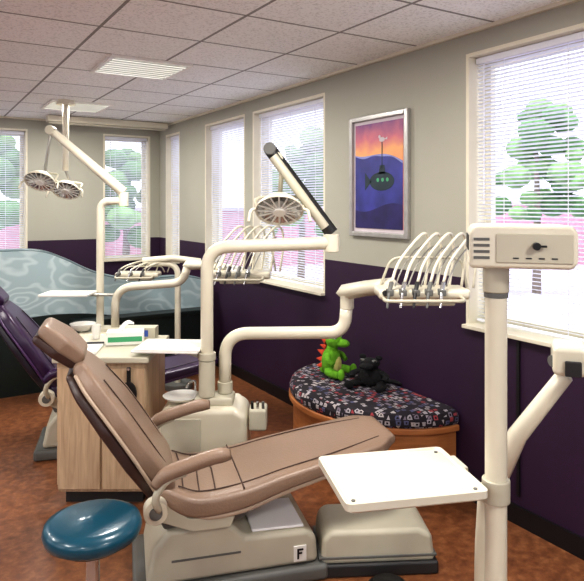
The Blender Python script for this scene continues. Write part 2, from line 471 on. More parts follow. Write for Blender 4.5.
# ------------------------------------------------------------ framed painting
def painting():
    r = Root("framed_painting", (WX, 3.318, 1.895), -math.pi/2)
    W, H = 0.625, 0.85; f = 0.035
    for s in (-1, 1):
        box(r, "frame_side", (s*(W/2-f/2), -0.016, 0), (f, 0.032, H), SILVER, 0.006)
        box(r, "frame_rail", (0, -0.016, s*(H/2-f/2)), (W-2*f, 0.032, f), SILVER, 0.006)
    box(r, "mat_board", (0, -0.006, 0), (W-2*f, 0.008, H-2*f), MATB)
    m, nt, b = nodes("painted_sky")
    tc = nt.nodes.new("ShaderNodeTexCoord"); sp = nt.nodes.new("ShaderNodeSeparateXYZ")
    nt.links.new(tc.outputs["Object"], sp.inputs[0])
    n = nt.nodes.new("ShaderNodeTexNoise"); n.inputs["Scale"].default_value = 9
    nt.links.new(tc.outputs["Object"], n.inputs["Vector"])
    a = nt.nodes.new("ShaderNodeMath"); a.operation = 'MULTIPLY_ADD'; a.inputs[1].default_value = 0.16
    nt.links.new(n.outputs["Fac"], a.inputs[0]); nt.links.new(sp.outputs["Z"], a.inputs[2])
    mr = nt.nodes.new("ShaderNodeMapRange"); mr.inputs["From Min"].default_value = 0.10; mr.inputs["From Max"].default_value = 0.46
    nt.links.new(a.outputs[0], mr.inputs["Value"])
    rp = nt.nodes.new("ShaderNodeValToRGB"); e = rp.color_ramp.elements
    e[0].position = 0; e[0].color = rgb(232, 140, 110); e[1].position = 1; e[1].color = rgb(124, 70, 128)
    k = e.new(0.38); k.color = rgb(238, 172, 112); k = e.new(0.66); k.color = rgb(206, 116, 128)
    nt.links.new(mr.outputs[0], rp.inputs["Fac"]); nt.links.new(rp.outputs["Color"], b.inputs["Base Color"])
    b.inputs["Roughness"].default_value = 0.5
    PW, PH = W-2*f-0.05, H-2*f-0.05
    box(r, "canvas", (0, -0.012, 0), (PW, 0.004, PH), m)
    sea = mk("painted_sea", (54, 56, 136), 0.4, var=0.35, scale=6)
    seaL = mk("painted_wave_crest", (140, 146, 200), 0.4, var=0.2)
    deep = mk("painted_deep", (38, 30, 92), 0.4, var=0.3)
    sub = mk("painted_submarine", (20, 44, 54), 0.4, var=0.3)
    def surf(x): return 0.13+0.03*math.sin(x*9+0.6)-0.20*x
    xs = [-PW/2+PW*i/24 for i in range(25)]
    poly = [(x, surf(x)) for x in xs]+[(PW/2, -PH/2), (-PW/2, -PH/2)]
    prism(r, "sea", poly, -0.0145, -0.0155, sea)
    poly = [(x, surf(x)) for x in xs]+[(x, surf(x)-0.012-0.005*math.sin(x*30)) for x in xs[::-1]]
    prism(r, "wave_crest", poly, -0.0157, -0.0162, seaL)
    poly = [(x, -0.22+0.03*math.sin(x*10)) for x in xs]+[(PW/2, -PH/2), (-PW/2, -PH/2)]
    prism(r, "deep_water", poly, -0.0157, -0.0162, deep)
    el = [(0.04+0.13*math.cos(t*math.pi/10), -0.04+0.065*math.sin(t*math.pi/10)) for t in range(20)]
    prism(r, "submarine_hull", el, -0.0164, -0.0168, sub)
    prism(r, "submarine_tower", [(0.01, 0.01), (0.08, 0.01), (0.07, 0.07), (0.02, 0.07)], -0.0164, -0.0168, sub)
    prism(r, "submarine_periscope", [(0.04, 0.05), (0.048, 0.05), (0.048, 0.24), (0.04, 0.24)], -0.0164, -0.0168, sub)
    c = [(0.044+0.03*math.cos(t*math.pi/6), 0.245+0.016*math.sin(t*math.pi/6)) for t in range(12)]
    prism(r, "bird_body", c, -0.0169, -0.0173, MATB)
    prism(r, "bird_tail", [(0.07, 0.245), (0.10, 0.26), (0.098, 0.24)], -0.0169, -0.0173, MATB)
    c = [(0.018+0.012*math.cos(t*math.pi/6), 0.265+0.012*math.sin(t*math.pi/6)) for t in range(12)]
    prism(r, "bird_head", c, -0.0169, -0.0173, MATB)
    prism(r, "submarine_fin", [(-0.07, -0.04), (-0.14, 0.025), (-0.14, -0.10)], -0.0164, -0.0168, sub)
    for k in range(3):
        c = [(0.10-0.05*k+0.014*math.cos(t*math.pi/6), -0.03+0.014*math.sin(t*math.pi/6)) for t in range(12)]
        prism(r, "porthole", c, -0.017, -0.0173, GRN)
painting()

# ------------------------------------------------------------ dental chair
def dental_chair(u0, v0, th, T, TL, SH, SE, arms=True):
    r = bayroot("dental_chair", u0, v0, th)
    pad(r, "seat_and_legrest", [(0.02, 0.455), (0.16, 0.40), (0.36, 0.415), (0.56, 0.46), (0.80, 0.505), (1.02, 0.545), (1.10, 0.56)],
        [0.25, 0.27, 0.27, 0.25, 0.235, 0.215, 0.15], [0.045, 0.05, 0.048, 0.042, 0.036, 0.032, 0.028], T)
    pad(r, "underside_piping", [(0.06, 0.405), (0.20, 0.358), (0.36, 0.368), (0.56, 0.418), (0.80, 0.47), (1.02, 0.515), (1.08, 0.53)],
        [0.245, 0.262, 0.262, 0.242, 0.228, 0.205, 0.13], [0.014]*7, TL)
    for x in (0.10, 0.17, 0.24):
        z = {0.10: 0.477, 0.17: 0.453, 0.24: 0.455}[x]
        sweep(r, "seat_seam", [(x, -0.2, z-0.003), (x+0.01, 0, z), (x, 0.2, z-0.003)], 0.003, SE, 8)
    for s in (-1, 1):
        sweep(r, "side_seam", catmull([(0.08, s*0.2, 0.482), (0.18, s*0.205, 0.451), (0.36, s*0.2, 0.464), (0.56, s*0.19, 0.504), (0.8, s*0.175, 0.544), (1.04, s*0.13, 0.58)], 6), 0.003, SE, 8)
    sweep(r, "knee_seam", [(0.36, -0.25, 0.462), (0.36, 0, 0.465), (0.36, 0.25, 0.462)], 0.0035, SE, 8)
    pad(r, "backrest_cushion", [(0.03, 0.50), (-0.07, 0.64), (-0.17, 0.79), (-0.27, 0.92), (-0.325, 0.99)],
        [0.24, 0.27, 0.26, 0.21, 0.15], [0.04, 0.046, 0.046, 0.042, 0.034], T)
    pad(r, "backrest_shell", [(-0.02, 0.45), (-0.12, 0.60), (-0.225, 0.755), (-0.32, 0.885), (-0.365, 0.955)],
        [0.22, 0.26, 0.25, 0.20, 0.14], [0.028, 0.03, 0.03, 0.026, 0.02], SH)
    for s in (-1, 1):
        sweep(r, "backrest_piping", catmull([(-0.01, s*0.235, 0.47), (-0.095, s*0.272, 0.625), (-0.195, s*0.263, 0.775), (-0.295, s*0.213, 0.905), (-0.345, s*0.15, 0.975)], 6), 0.008, TL, 8)
        sweep(r, "backrest_seam", catmull([(0.04, s*0.15, 0.55), (-0.03, s*0.17, 0.665), (-0.13, s*0.165, 0.815), (-0.23, s*0.13, 0.945)], 6), 0.003, SE, 8)
    pad(r, "headrest_cushion", [(-0.34, 1.045), (-0.40, 1.10), (-0.47, 1.155)], [0.12, 0.14, 0.12], [0.032, 0.038, 0.03], T)
    pad(r, "headrest_shell", [(-0.365, 1.015), (-0.43, 1.068), (-0.50, 1.122)], [0.115, 0.135, 0.115], [0.022, 0.026, 0.022], SH)
    box(r, "headrest_bar", (-0.365, 0, 0.985), (0.02, 0.06, 0.14), CHROME, 0.004, ry(-38))
    if arms:
        for s in (-1, 1):
            y = s*0.335
            P = catmull([(-0.03, y, 0.55), (0.02, y, 0.595), (0.12, y, 0.625), (0.22, y, 0.648), (0.285, y, 0.65)], 6)
            n = len(P)
            sweep(r, "armrest_pad", P, [0.019+0.012*min(1, 4*i/n, 5*(n-1-i)/n+0.25) for i in range(n)], T, 16, 1.0)
            sweep(r, "armrest_bracket", roundpath([(0.0, s*0.30, 0.42), (-0.03, y, 0.50), (0.02, y, 0.575), (0.1, y, 0.595)], 0.04), 0.016, CREAM2)
    for s in (-1, 1):
        cyl(r, "recline_hub", (-0.02, s*0.255, 0.43), (-0.02, s*0.315, 0.43), 0.05, CREAM)
        cyl(r, "hub_cap", (-0.02, s*0.315, 0.43), (-0.02, s*0.322, 0.43), 0.026, GREY)
        prism(r, "side_link", [(-0.05, 0.45), (-0.05, 0.38), (0.14, 0.30), (0.30, 0.30), (0.32, 0.345), (0.12, 0.36), (0.0, 0.46)],
              s*0.24-0.012, s*0.24+0.012, CREAM2, bevel=0.006)
    prism(r, "seat_frame", [(-0.02, 0.38), (0.02, 0.30), (0.36, 0.30), (0.42, 0.365), (0.36, 0.355), (0.18, 0.35), (0.05, 0.40)], -0.2, 0.2, GREY, bevel=0.008)
    prism(r, "pedestal_cover", [(-0.06, 0.07), (-0.03, 0.22), (0.04, 0.305), (0.30, 0.305), (0.37, 0.235), (0.66, 0.225), (0.70, 0.19), (0.71, 0.07)], -0.22, 0.22, CREAM2, bevel=0.03, seg=4)
    box(r, "floor_plinth", (0.32, 0, 0.035), (0.86, 0.50, 0.07), GREY, 0.02)
    box(r, "gloss_panel", (0.525, -0.06, 0.237), (0.24, 0.27, 0.012), GLOSSW, 0.004, ry(1.9))
    box(r, "maker_plate", (0.62, -0.222, 0.125), (0.06, 0.006, 0.07), WHITE, 0.002)
    box(r, "letter_stem", (0.61, -0.2265, 0.125), (0.008, 0.003, 0.045), BLACK)
    box(r, "letter_bar_top", (0.622, -0.2265, 0.144), (0.024, 0.003, 0.007), BLACK)
    box(r, "letter_bar_mid", (0.619, -0.2265, 0.128), (0.018, 0.003, 0.007), BLACK)
    box(r, "side_groove", (0.2, -0.2215, 0.17), (0.30, 0.004, 0.008), GREY)
    return r
dental_chair(-0.62, 2.85, 15, TAN, TANL, BROWN, SEAM)
dental_chair(-1.66, 4.34, 15, PURV, PURL, PURD, PURD)

r = bayroot("floor_junction_box", 0.385, 2.98, 4)
box(r, "lower_tray", (0, 0, 0.03), (0.56, 0.31, 0.06), DGREY, 0.012)
prism(r, "cover", [(-0.265, 0.05), (-0.255, 0.17), (-0.22, 0.205), (0.19, 0.205), (0.255, 0.175), (0.27, 0.05)], -0.14, 0.14, CREAM2, bevel=0.028, seg=4)
box(r, "cover_band", (0, 0, 0.085), (0.545, 0.288, 0.012), GREY, 0.003)
r = bayroot("foot_pedal", 0.42, 2.70, 8)
lathe(r, "pedal_base", [(0.001, 0), (0.10, 0), (0.105, 0.012), (0.095, 0.03), (0.001, 0.034)], DGREY)
lathe(r, "pedal_disc", [(0.001, 0.034), (0.07, 0.034), (0.08, 0.045), (0.06, 0.058), (0.001, 0.062)], BLACK)

# ------------------------------------------------------------ dental console (behind the chair)
def absroot(name, u, v): return bayroot(name, u, v, 0, True)
r = absroot("cuspidor_console", -0.50, 3.55)
box(r, "plinth", (-0.50, 3.56, 0.04), (0.46, 0.30, 0.08), GREY, 0.015)
prism(r, "body", [(-0.735, 0.07), (-0.755, 0.50), (-0.72, 0.56), (-0.32, 0.575), (-0.25, 0.53), (-0.24, 0.20), (-0.30, 0.07)], 3.41, 3.72, CREAM, bevel=0.035, seg=4)
box(r, "front_panel", (-0.61, 3.405, 0.42), (0.22, 0.012, 0.20), CREAM2, 0.01)
lathe(r, "spittoon_bowl", [(0.001, 0.575), (0.05, 0.575), (0.09, 0.585), (0.11, 0.60), (0.104, 0.602), (0.08, 0.593), (0.04, 0.586), (0.001, 0.584)], WHITE, c=(-0.635, 3.57, 0))
sweep(r, "rinse_spout", roundpath([(-0.57, 3.66, 0.56), (-0.57, 3.66, 0.66), (-0.60, 3.62, 0.66), (-0.615, 3.605, 0.63)], 0.03), 0.007, CHROME, 10)
box(r, "side_holder", (-0.19, 3.50, 0.50), (0.10, 0.14, 0.12), CREAM2, 0.015)
for k in range(3):
    cyl(r, "suction_tip", (-0.22+k*0.03, 3.46, 0.54), (-0.222+k*0.03, 3.45, 0.60), 0.008, (BLACK, CHROME, GREY)[k], seg=12)
box(r, "post_collar", (-0.44, 3.54, 0.59), (0.22, 0.16, 0.05), CREAM2, 0.015)

def lamp(root, c, tilt=40, s=1.0, az=0):
    R = rz(az) @ rx(-tilt)
    c = Vector(c)
    def q(p): return c+R @ (Vector(p)*s)
    lathe(root, "lamp_shell", [(a*s, b*s) for a, b in [(0.001, 0.075), (0.04, 0.073), (0.085, 0.05), (0.125, 0.005), (0.135, -0.02), (0.13, -0.022), (0.12, 0.0), (0.08, 0.042), (0.001, 0.065)]], CREAM, c, R)
    lathe(root, "lamp_reflector", [(a*s, b*s) for a, b in [(0.128, -0.012), (0.1, 0.012), (0.05, 0.035), (0.001, 0.04)]], CHROME, c, R, 24)
    for k in range(16):
        a = 2*math.pi*k/16
        sweep(root, "lens_rib", [q((0.03*math.cos(a), 0.03*math.sin(a), -0.02)), q((0.128*math.cos(a), 0.128*math.sin(a), -0.016))], 0.005*s, WHITE, 6)
    cyl(root, "bulb_shield", q((0, 0, 0.03)), q((0, 0, -0.035)), 0.035*s, WHITE)
    for sx in (-1, 1):
        sweep(root, "lamp_handle", roundpath([q((sx*0.12, 0, 0.0)), q((sx*0.16, 0, -0.01)), q((sx*0.17, 0, -0.09))], 0.02), 0.009*s, CREAM, 10)
        sweep(root, "lamp_yoke", roundpath([q((sx*0.13, 0, 0.0)), q((sx*0.14, 0.02, 0.09)), q((0, 0.03, 0.12))], 0.04), 0.009*s, CREAM2, 10)
    return q((0, 0.03, 0.12))

r = absroot("dental_operatory_light", -0.48, 3.5)
H1 = 1.455
sweep(r, "post_arm", roundpath([(-0.48, 3.5, 0.615), (-0.48, 3.5, H1), (0.215, 3.5, H1+0.025)], 0.13, 10), 0.036, CREAM, 20)
cyl(r, "post_sleeve", (-0.48, 3.5, 0.616), (-0.48, 3.5, 0.82), 0.046, CREAM2)
cyl(r, "elbow_joint", (0.225, 3.5, 1.43), (0.225, 3.5, 1.53), 0.042, CREAM)
A = Vector((0.225, 3.5, 1.535)); Bp = Vector((-0.125, 3.5, 2.01))
sweep(r, "balance_arm", [A, A.lerp(Bp, 0.5), Bp], [0.038, 0.036], DGREY, 4)
sweep(r, "balance_arm_cover", [A.lerp(Bp, 0.08)+Vector((-0.01, -0.02, -0.005)), A.lerp(Bp, 0.92)+Vector((-0.01, -0.02, -0.005))], [0.027, 0.027], CREAM2, 8)
cyl(r, "arm_knuckle", Bp+Vector((0, -0.04, 0)), Bp+Vector((0, 0.04, 0)), 0.035, GREY)
m0 = lamp(r, (-0.07, 3.46, 1.675), 38)
sweep(r, "drop_rod", roundpath([Bp, (-0.06, 3.5, 1.97), (-0.06, 3.49, 1.86), m0], 0.03), 0.014, CREAM2, 10)

def head(root, c, w=0.46, az=0.0, s=1.0, n=5, hs=1.0):
    R = rz(az); c = Vector(c)
    def q(x, y, z): return c+R @ Vector((x*s, y*s, z*s))
    box(root, "head_body", q(0, 0.02, -0.01), (w*s, 0.20*s, 0.05*s), CREAM, 0.018*s, R)
    box(root, "head_underside", q(0.02, 0.02, -0.05), (w*0.6*s, 0.14*s, 0.04*s), CREAM2, 0.01*s, R)
    sweep(root, "head_handle", roundpath([q(-w/2+0.02, -0.07, -0.02), q(-w/2+0.02, -0.15, -0.03), q(w/2-0.05, -0.15, -0.03), q(w/2-0.05, -0.07, -0.02)], 0.03*s), 0.009*s, CREAM2, 10)
    for k in range(n):
        x = -w/2+0.05+k*(w-0.2)/(n-1)
        box(root, "holder", q(x, -0.10, 0.005), (0.03*s, 0.06*s, 0.03*s), GREY, 0.005*s, R)
        sweep(root, "handpiece", [q(x-0.022, -0.16, -0.06), q(x-0.008, -0.125, 0.0), q(x+0.01, -0.09, 0.05)], [0.006*s, 0.012*s], (GREY, CHROME, DGREY)[k % 3], 10)
        P = catmull([q(x+0.01, -0.09, 0.05), q(x+0.05, -0.05, 0.05+0.08*hs), q(x+0.13, -0.01, 0.05+0.165*hs), q(x+0.19, 0.04, 0.05+0.205*hs), q(x+0.225, 0.09, 0.05+0.185*hs), q(x+0.235, 0.11, 0.05+0.1*hs), q(x+0.21, 0.10, 0.0)], 6)
        sweep(root, "whip_hose", P, 0.0075*s, CREAM, 10)
        P = catmull([q(x+0.03, -0.07, 0.03), q(x+0.075, -0.03, 0.05+0.06*hs), q(x+0.14, 0.01, 0.05+0.13*hs), q(x+0.19, 0.05, 0.05+0.15*hs)], 6)
        sweep(root, "spring_rod", P, 0.004*s, ALU, 8)
    sweep(root, "hose_guard", roundpath([q(-w/2+0.03, 0.11, 0.0), q(-w/2+0.09, 0.11, 0.02+0.12*hs), q(w/2+0.0, 0.11, 0.02+0.12*hs), q(w/2+0.03, 0.11, 0.0)], 0.05*s), 0.007*s, CREAM2, 8)
    cyl(root, "control_knob", q(-w/2+0.03, -0.085, 0.0), q(-w/2+0.03, -0.10, 0.0), 0.014*s, DGREY, seg=16)

r = absroot("instrument_delivery_arm", -0.40, 3.56)
sweep(r, "s_post", roundpath([(-0.385, 3.57, 0.616), (-0.385, 3.57, 0.955), (0.30, 3.55, 0.965), (0.315, 3.55, 1.14)], 0.14, 10), 0.036, CREAM, 20)
cyl(r, "post_sleeve", (-0.385, 3.57, 0.616), (-0.385, 3.57, 0.68), 0.044, CREAM2)
cyl(r, "elbow_joint", (0.315, 3.55, 1.10), (0.315, 3.55, 1.19), 0.04, CREAM)
sweep(r, "flex_arm", [(0.29, 3.57, 1.19), (0.40, 3.38, 1.24), (0.52, 3.17, 1.285)], [0.045, 0.04], CREAM, 4)
head(r, (0.645, 3.08, 1.27), 0.45, 0, hs=1.12)

r = absroot("cuspidor_console", -1.58, 5.25)
box(r, "plinth", (-1.58, 5.25, 0.04), (0.46, 0.30, 0.08), GREY, 0.015)
prism(r, "body", [(-1.84, 0.07), (-1.85, 0.55), (-1.80, 0.62), (-1.40, 0.63), (-1.33, 0.56), (-1.32, 0.07)], 5.10, 5.40, CREAM, bevel=0.035, seg=4)
lathe(r, "spittoon_bowl", [(0.001, 0.63), (0.05, 0.63), (0.09, 0.66), (0.11, 0.69), (0.10, 0.69), (0.07, 0.655), (0.001, 0.645)], WHITE, c=(-1.77, 5.25, 0))
box(r, "post_collar", (-1.57, 5.27, 0.64), (0.24, 0.14, 0.04), CREAM2, 0.012)
r = absroot("dental_operatory_light", -1.64, 5.3)
sweep(r, "post_arm", roundpath([(-1.64, 5.3, 0.661), (-1.64, 5.3, 1.72), (-1.45, 5.3, 1.73)], 0.08, 8), 0.032, CREAM, 16)
cyl(r, "elbow_joint", (-1.44, 5.3, 1.68), (-1.44, 5.3, 1.80), 0.042, CREAM)
A = Vector((-1.44, 5.3, 1.80)); Bp = Vector((-2.06, 5.3, 2.33))
sweep(r, "balance_arm", [A, A.lerp(Bp, 0.5), Bp], [0.045, 0.034], CREAM, 8)
cyl(r, "arm_knuckle", Bp+Vector((0, -0.04, 0)), Bp+Vector((0, 0.04, 0)), 0.04, CREAM2)
m0 = lamp(r, (-2.13, 5.25, 1.90), 38, 0.95)
sweep(r, "drop_rod", roundpath([Bp, (-2.08, 5.3, 2.2), m0], 0.03), 0.013, ALU, 10)
r = absroot("instrument_delivery_arm", -1.50, 5.28)
sweep(r, "s_post", roundpath([(-1.50, 5.26, 0.661), (-1.50, 5.26, 0.99), (-0.92, 5.2, 1.04), (-0.86, 5.15, 1.2)], 0.2, 10), 0.034, CREAM, 18)
sweep(r, "flex_arm", [(-0.88, 5.17, 1.19), (-0.70, 4.98, 1.21), (-0.53, 4.83, 1.20)], [0.04, 0.035], CREAM, 4)
head(r, (-0.42, 4.76, 1.17), 0.46, 0, 1.12, hs=1.3)
box(r, "tray_shelf", (-1.86, 5.15, 0.955), (0.40, 0.26, 0.02), WHITE, 0.006)
sweep(r, "tray_bracket", [(-1.50, 5.26, 0.93), (-1.7, 5.2, 0.94), (-1.86, 5.15, 0.94)], 0.014, ALU, 10)

r = absroot("ceiling_mounted_dental_light", -2.19, 6.0)
cyl(r, "ceiling_plate", (-2.19, 6.0, 2.66), (-2.19, 6.0, 2.70), 0.09, CREAM)
sweep(r, "drop_post", [(-2.19, 6.0, 2.68), (-2.19, 6.0, 2.3), (-2.19, 6.0, 2.02)], 0.03, CREAM, 16)
m0 = lamp(r, (-2.17, 5.96, 1.84), 38, 1.0)
sweep(r, "drop_rod", [(-2.19, 6.0, 2.03), m0], 0.014, ALU, 10)
r = absroot("instrument_delivery_arm", -1.06, 5.75)
cyl(r, "floor_base", (-1.06, 5.75, 0.0), (-1.06, 5.75, 0.05), 0.14, GREY)
sweep(r, "s_post", roundpath([(-1.06, 5.75, 0.04), (-1.06, 5.75, 1.14), (-1.35, 5.75, 1.16)], 0.1, 8), 0.028, CREAM, 16)
sweep(r, "link_arm", [(-1.38, 5.75, 1.17), (-1.1, 5.72, 1.20), (-0.84, 5.7, 1.17)], [0.035, 0.03], CREAM, 4)
head(r, (-1.42, 5.72, 1.06), 0.44, 0, 0.9, 3, 0.35)

# ------------------------------------------------------------ wooden side cabinet with clutter
r = absroot("side_cabinet", -1.07, 3.75)
box(r, "toe_kick", (-1.07, 3.78, 0.04), (0.44, 0.48, 0.08), DGREY)
box(r, "carcass", (-1.07, 3.76, 0.445), (0.49, 0.54, 0.73), WOODL, 0.003)
box(r, "countertop", (-1.07, 3.75, 0.828), (0.54, 0.60, 0.035), CREAM2, 0.008)
for k, x in enumerate((-1.195, -0.945)):
    box(r, "door_panel", (x, 3.482, 0.44), (0.236, 0.018, 0.68), WOODL, 0.003)
    sx = 0.08 if k == 0 else -0.08
    sweep(r, "door_pull", roundpath([(x+sx, 3.473, 0.66), (x+sx, 3.45, 0.66), (x+sx, 3.45, 0.76), (x+sx, 3.473, 0.76)], 0.01), 0.005, BLACK, 8)
for k in range(3):
    box(r, "side_drawer", (-1.323, 3.76, 0.22+k*0.24), (0.016, 0.50, 0.22), WOODL, 0.003)
    box(r, "drawer_pull", (-1.34, 3.76, 0.26+k*0.24), (0.014, 0.12, 0.014), BLACK, 0.003)
r = absroot("hand_mirror", -0.91, 3.45)
cyl(r, "hook", (-0.91, 3.472, 0.78), (-0.91, 3.445, 0.78), 0.008, CHROME, seg=12)
prism(r, "mirror_back", [(-0.91+0.045*math.cos(t*math.pi/12), 0.64+0.07*math.sin(t*math.pi/12)) for t in range(24)], 3.448, 3.462, BLACK, bevel=0.004)
box(r, "handle", (-0.91, 3.455, 0.74), (0.022, 0.012, 0.10), BLACK, 0.004)
r = Root("tissue_box", bay(-1.02, 3.80, 0.847), YAW+0.2)
box(r, "carton", (0, 0, 0.04), (0.22, 0.11, 0.08), WHITE, 0.004)
box(r, "print_band", (0, -0.0555, 0.035), (0.2, 0.002, 0.03), GRN)
sweep(r, "tissue", catmull([(-0.03, 0, 0.078), (-0.01, 0.01, 0.11), (0.02, -0.01, 0.13), (0.05, 0.0, 0.12)], 5), [0.03, 0.008], WHITE, 10, 0.25)
r = Root("glove_box", bay(-0.98, 3.97, 0.847), YAW)
box(r, "carton", (0, 0, 0.035), (0.23, 0.10, 0.07), CREAM2, 0.004)
box(r, "label", (0, -0.051, 0.035), (0.14, 0.002, 0.04), BLUE)
r = Root("paper_pad", bay(-1.20, 3.62, 0.847), YAW+0.1)
box(r, "sheets", (0, 0, 0.008), (0.16, 0.22, 0.016), WHITE, 0.002)
box(r, "binding", (0, 0.10, 0.012), (0.162, 0.02, 0.026), DGREY, 0.003)
r = Root("disposable_cup_stack", bay(-1.24, 3.93, 0.847), 0)
for k in range(2):
    lathe(r, "cup", [(0.001, 0.002+k*0.02), (0.022, 0.0+k*0.02), (0.03, 0.07+k*0.02), (0.027, 0.07+k*0.02), (0.02, 0.006+k*0.02), (0.001, 0.006+k*0.02)], WHITE)
r = absroot("swing_instrument_tray", -0.60, 3.56)
box(r, "tray", (-0.70, 3.60, 0.875), (0.38, 0.32, 0.014), WHITE, 0.005, rz(-4))
box(r, "tray_lip_front", (-0.70+0.0, 3.445, 0.884), (0.37, 0.008, 0.012), WHITE, 0.003, rz(-4))
sweep(r, "tray_arm", [(-0.70, 3.60, 0.862), (-0.58, 3.54, 0.85), (-0.53, 3.515, 0.84)], 0.013, ALU, 10)
cyl(r, "tray_clamp", (-0.48, 3.5, 0.822), (-0.48, 3.5, 0.862), 0.05, CREAM2)

# ------------------------------------------------------------ near column with control box and tray
r = absroot("patient_tray_stand", 0.625, 1.9)
cyl(r, "column", (0.625, 1.9, 0.03), (0.625, 1.9, 1.50), 0.033, CREAM, seg=32)
cyl(r, "column_sleeve", (0.625, 1.9, 1.43), (0.625, 1.9, 1.51), 0.039, CREAM2, seg=32)
cyl(r, "sleeve_ring", (0.625, 1.9, 1.415), (0.625, 1.9, 1.43), 0.036, GREY, seg=32)
cyl(r, "tray_collar", (0.625, 1.9, 0.79), (0.625, 1.9, 0.86), 0.042, CREAM2, seg=32)
lathe(r, "floor_base", [(0.001, 0), (0.24, 0), (0.25, 0.015), (0.20, 0.035), (0.06, 0.06), (0.045, 0.1)], CREAM2, c=(0.625, 1.9, 0))
Rb = rz(-14)
cb = Vector((0.695, 1.90, 1.573))
def qb(x, y, z): return cb+Rb @ Vector((x, y, z))
prism_poly = [(-0.15, -0.062), (-0.15, 0.045), (-0.135, 0.064), (0.135, 0.064), (0.15, 0.045), (0.15, -0.044), (0.135, -0.062)]
vs = []
for y in (-0.11, 0.11):
    for x, z in prism_poly: vs.append(qb(x, y, z))
n = len(prism_poly)
fs = [(k, (k+1) % n, n+(k+1) % n, n+k) for k in range(n)]+[tuple(range(n)), tuple(range(n, 2*n))]
mesh(r, "control_box", vs, fs, CREAM, bevel=0.012)
box(r, "face_plate", qb(0.03, -0.112, -0.002), (0.21, 0.006, 0.085), CREAM2, 0.003, Rb)
cyl(r, "selector_knob", qb(0.035, -0.115, 0.006), qb(0.035, -0.135, 0.006), 0.011, BLACK, seg=16)
box(r, "selector_pointer", qb(0.045, -0.128, 0.006), (0.035, 0.01, 0.006), BLACK, 0.002, Rb)
for k in range(4):
    box(r, "tick_mark", qb(-0.02+k*0.035, -0.1155, -0.03), (0.016, 0.002, 0.004), DGREY, 0, Rb)
for k in range(6):
    box(r, "vent_slot", qb(-0.1506, -0.075+k*0.03, 0.012), (0.004, 0.018, 0.045), DGREY, 0, Rb)
for k in range(4):
    box(r, "face_vent", qb(-0.115, -0.1105, -0.03+k*0.018), (0.045, 0.004, 0.008), GREY, 0, Rb)
ct = Vector((0.335, 1.955, 0.845)); Rt = rz(11.3)
def qt(x, y, z): return ct+Rt @ Vector((x, y, z))
def rrect(w, h, rad, n=6):
    out = []
    for cx, cy, a0 in ((w/2-rad, h/2-rad, 0), (-w/2+rad, h/2-rad, 90), (-w/2+rad, -h/2+rad, 180), (w/2-rad, -h/2+rad, 270)):
        for k in range(n+1):
            a = math.radians(a0+90*k/n); out.append((cx+rad*math.cos(a), cy+rad*math.sin(a)))
    return out
def platter(root, name, w, h, rad, z0, z1, mat, lip=0.0):
    rings = [(w-0.02, h-0.02, z0), (w, h, z0+0.008), (w, h, z1)]
    if lip: rings += [(w-0.012, h-0.012, z1), (w-0.024, h-0.024, z1-lip)]
    else: rings += [(w-0.01, h-0.01, z1+0.003)]
    vs = []; fs = []
    for (a, b, z) in rings:
        P = rrect(a, b, rad); vs += [qt(x, y, z) for x, y in P]
    m = len(P)
    for i in range(len(rings)-1):
        for k in range(m):
            fs.append((i*m+k, i*m+(k+1) % m, (i+1)*m+(k+1) % m, (i+1)*m+k))
    fs += [tuple(range(m)), tuple(range((len(rings)-1)*m, len(rings)*m))]
    return mesh(root, name, vs, fs, mat, smooth=False)
TRAYM = mk("tray_ivory", (214, 209, 192), 0.4, var=0.03)
platter(r, "tray_top", 0.44, 0.345, 0.02, -0.022, 0.008, TRAYM, 0.006)
box(r, "tray_under_rail", qt(0.03, 0, -0.034), (0.34, 0.05, 0.022), GREY, 0.004, Rt)
sweep(r, "tray_arm", [qt(0.1, -0.02, -0.034), qt(0.2, -0.06, -0.034), (0.615, 1.9, 0.81)], 0.016, CREAM2, 12)
box(r, "tray_latch", qt(0.225, 0.05, -0.004), (0.03, 0.10, 0.018), TRAYM, 0.004, Rt)
for x, y in ((-0.19, -0.14), (0.19, 0.14), (0.19, -0.14)):
    cyl(r, "tray_rivet", qt(x, y, 0.001), qt(x, y, 0.005), 0.006, GREY, seg=12)

r = absroot("assistant_arm_stand", 0.80, 2.12)
lathe(r, "floor_base", [(0.001, 0), (0.20, 0), (0.21, 0.015), (0.16, 0.04), (0.05, 0.06)], CREAM2, c=(0.74, 2.42, 0))
sweep(r, "lower_post", [(0.74, 2.42, 0.04), (0.735, 2.38, 0.4), (0.715, 2.27, 0.66)], 0.032, CREAM, 16)
sweep(r, "slanted_arm", [(0.715, 2.27, 0.62), (0.80, 2.2, 0.88), (0.925, 2.1, 1.12)], [0.04, 0.028], CREAM, 12)
box(r, "head_block", (0.93, 2.08, 1.185), (0.11, 0.14, 0.10), CREAM, 0.02, rz(-20))
box(r, "head_slot", (0.91, 2.005, 1.165), (0.05, 0.012, 0.05), DGREY, 0.004, rz(-20))
cyl(r, "head_knob", (0.88, 2.06, 1.18), (0.86, 2.05, 1.18), 0.02, GREY, seg=16)

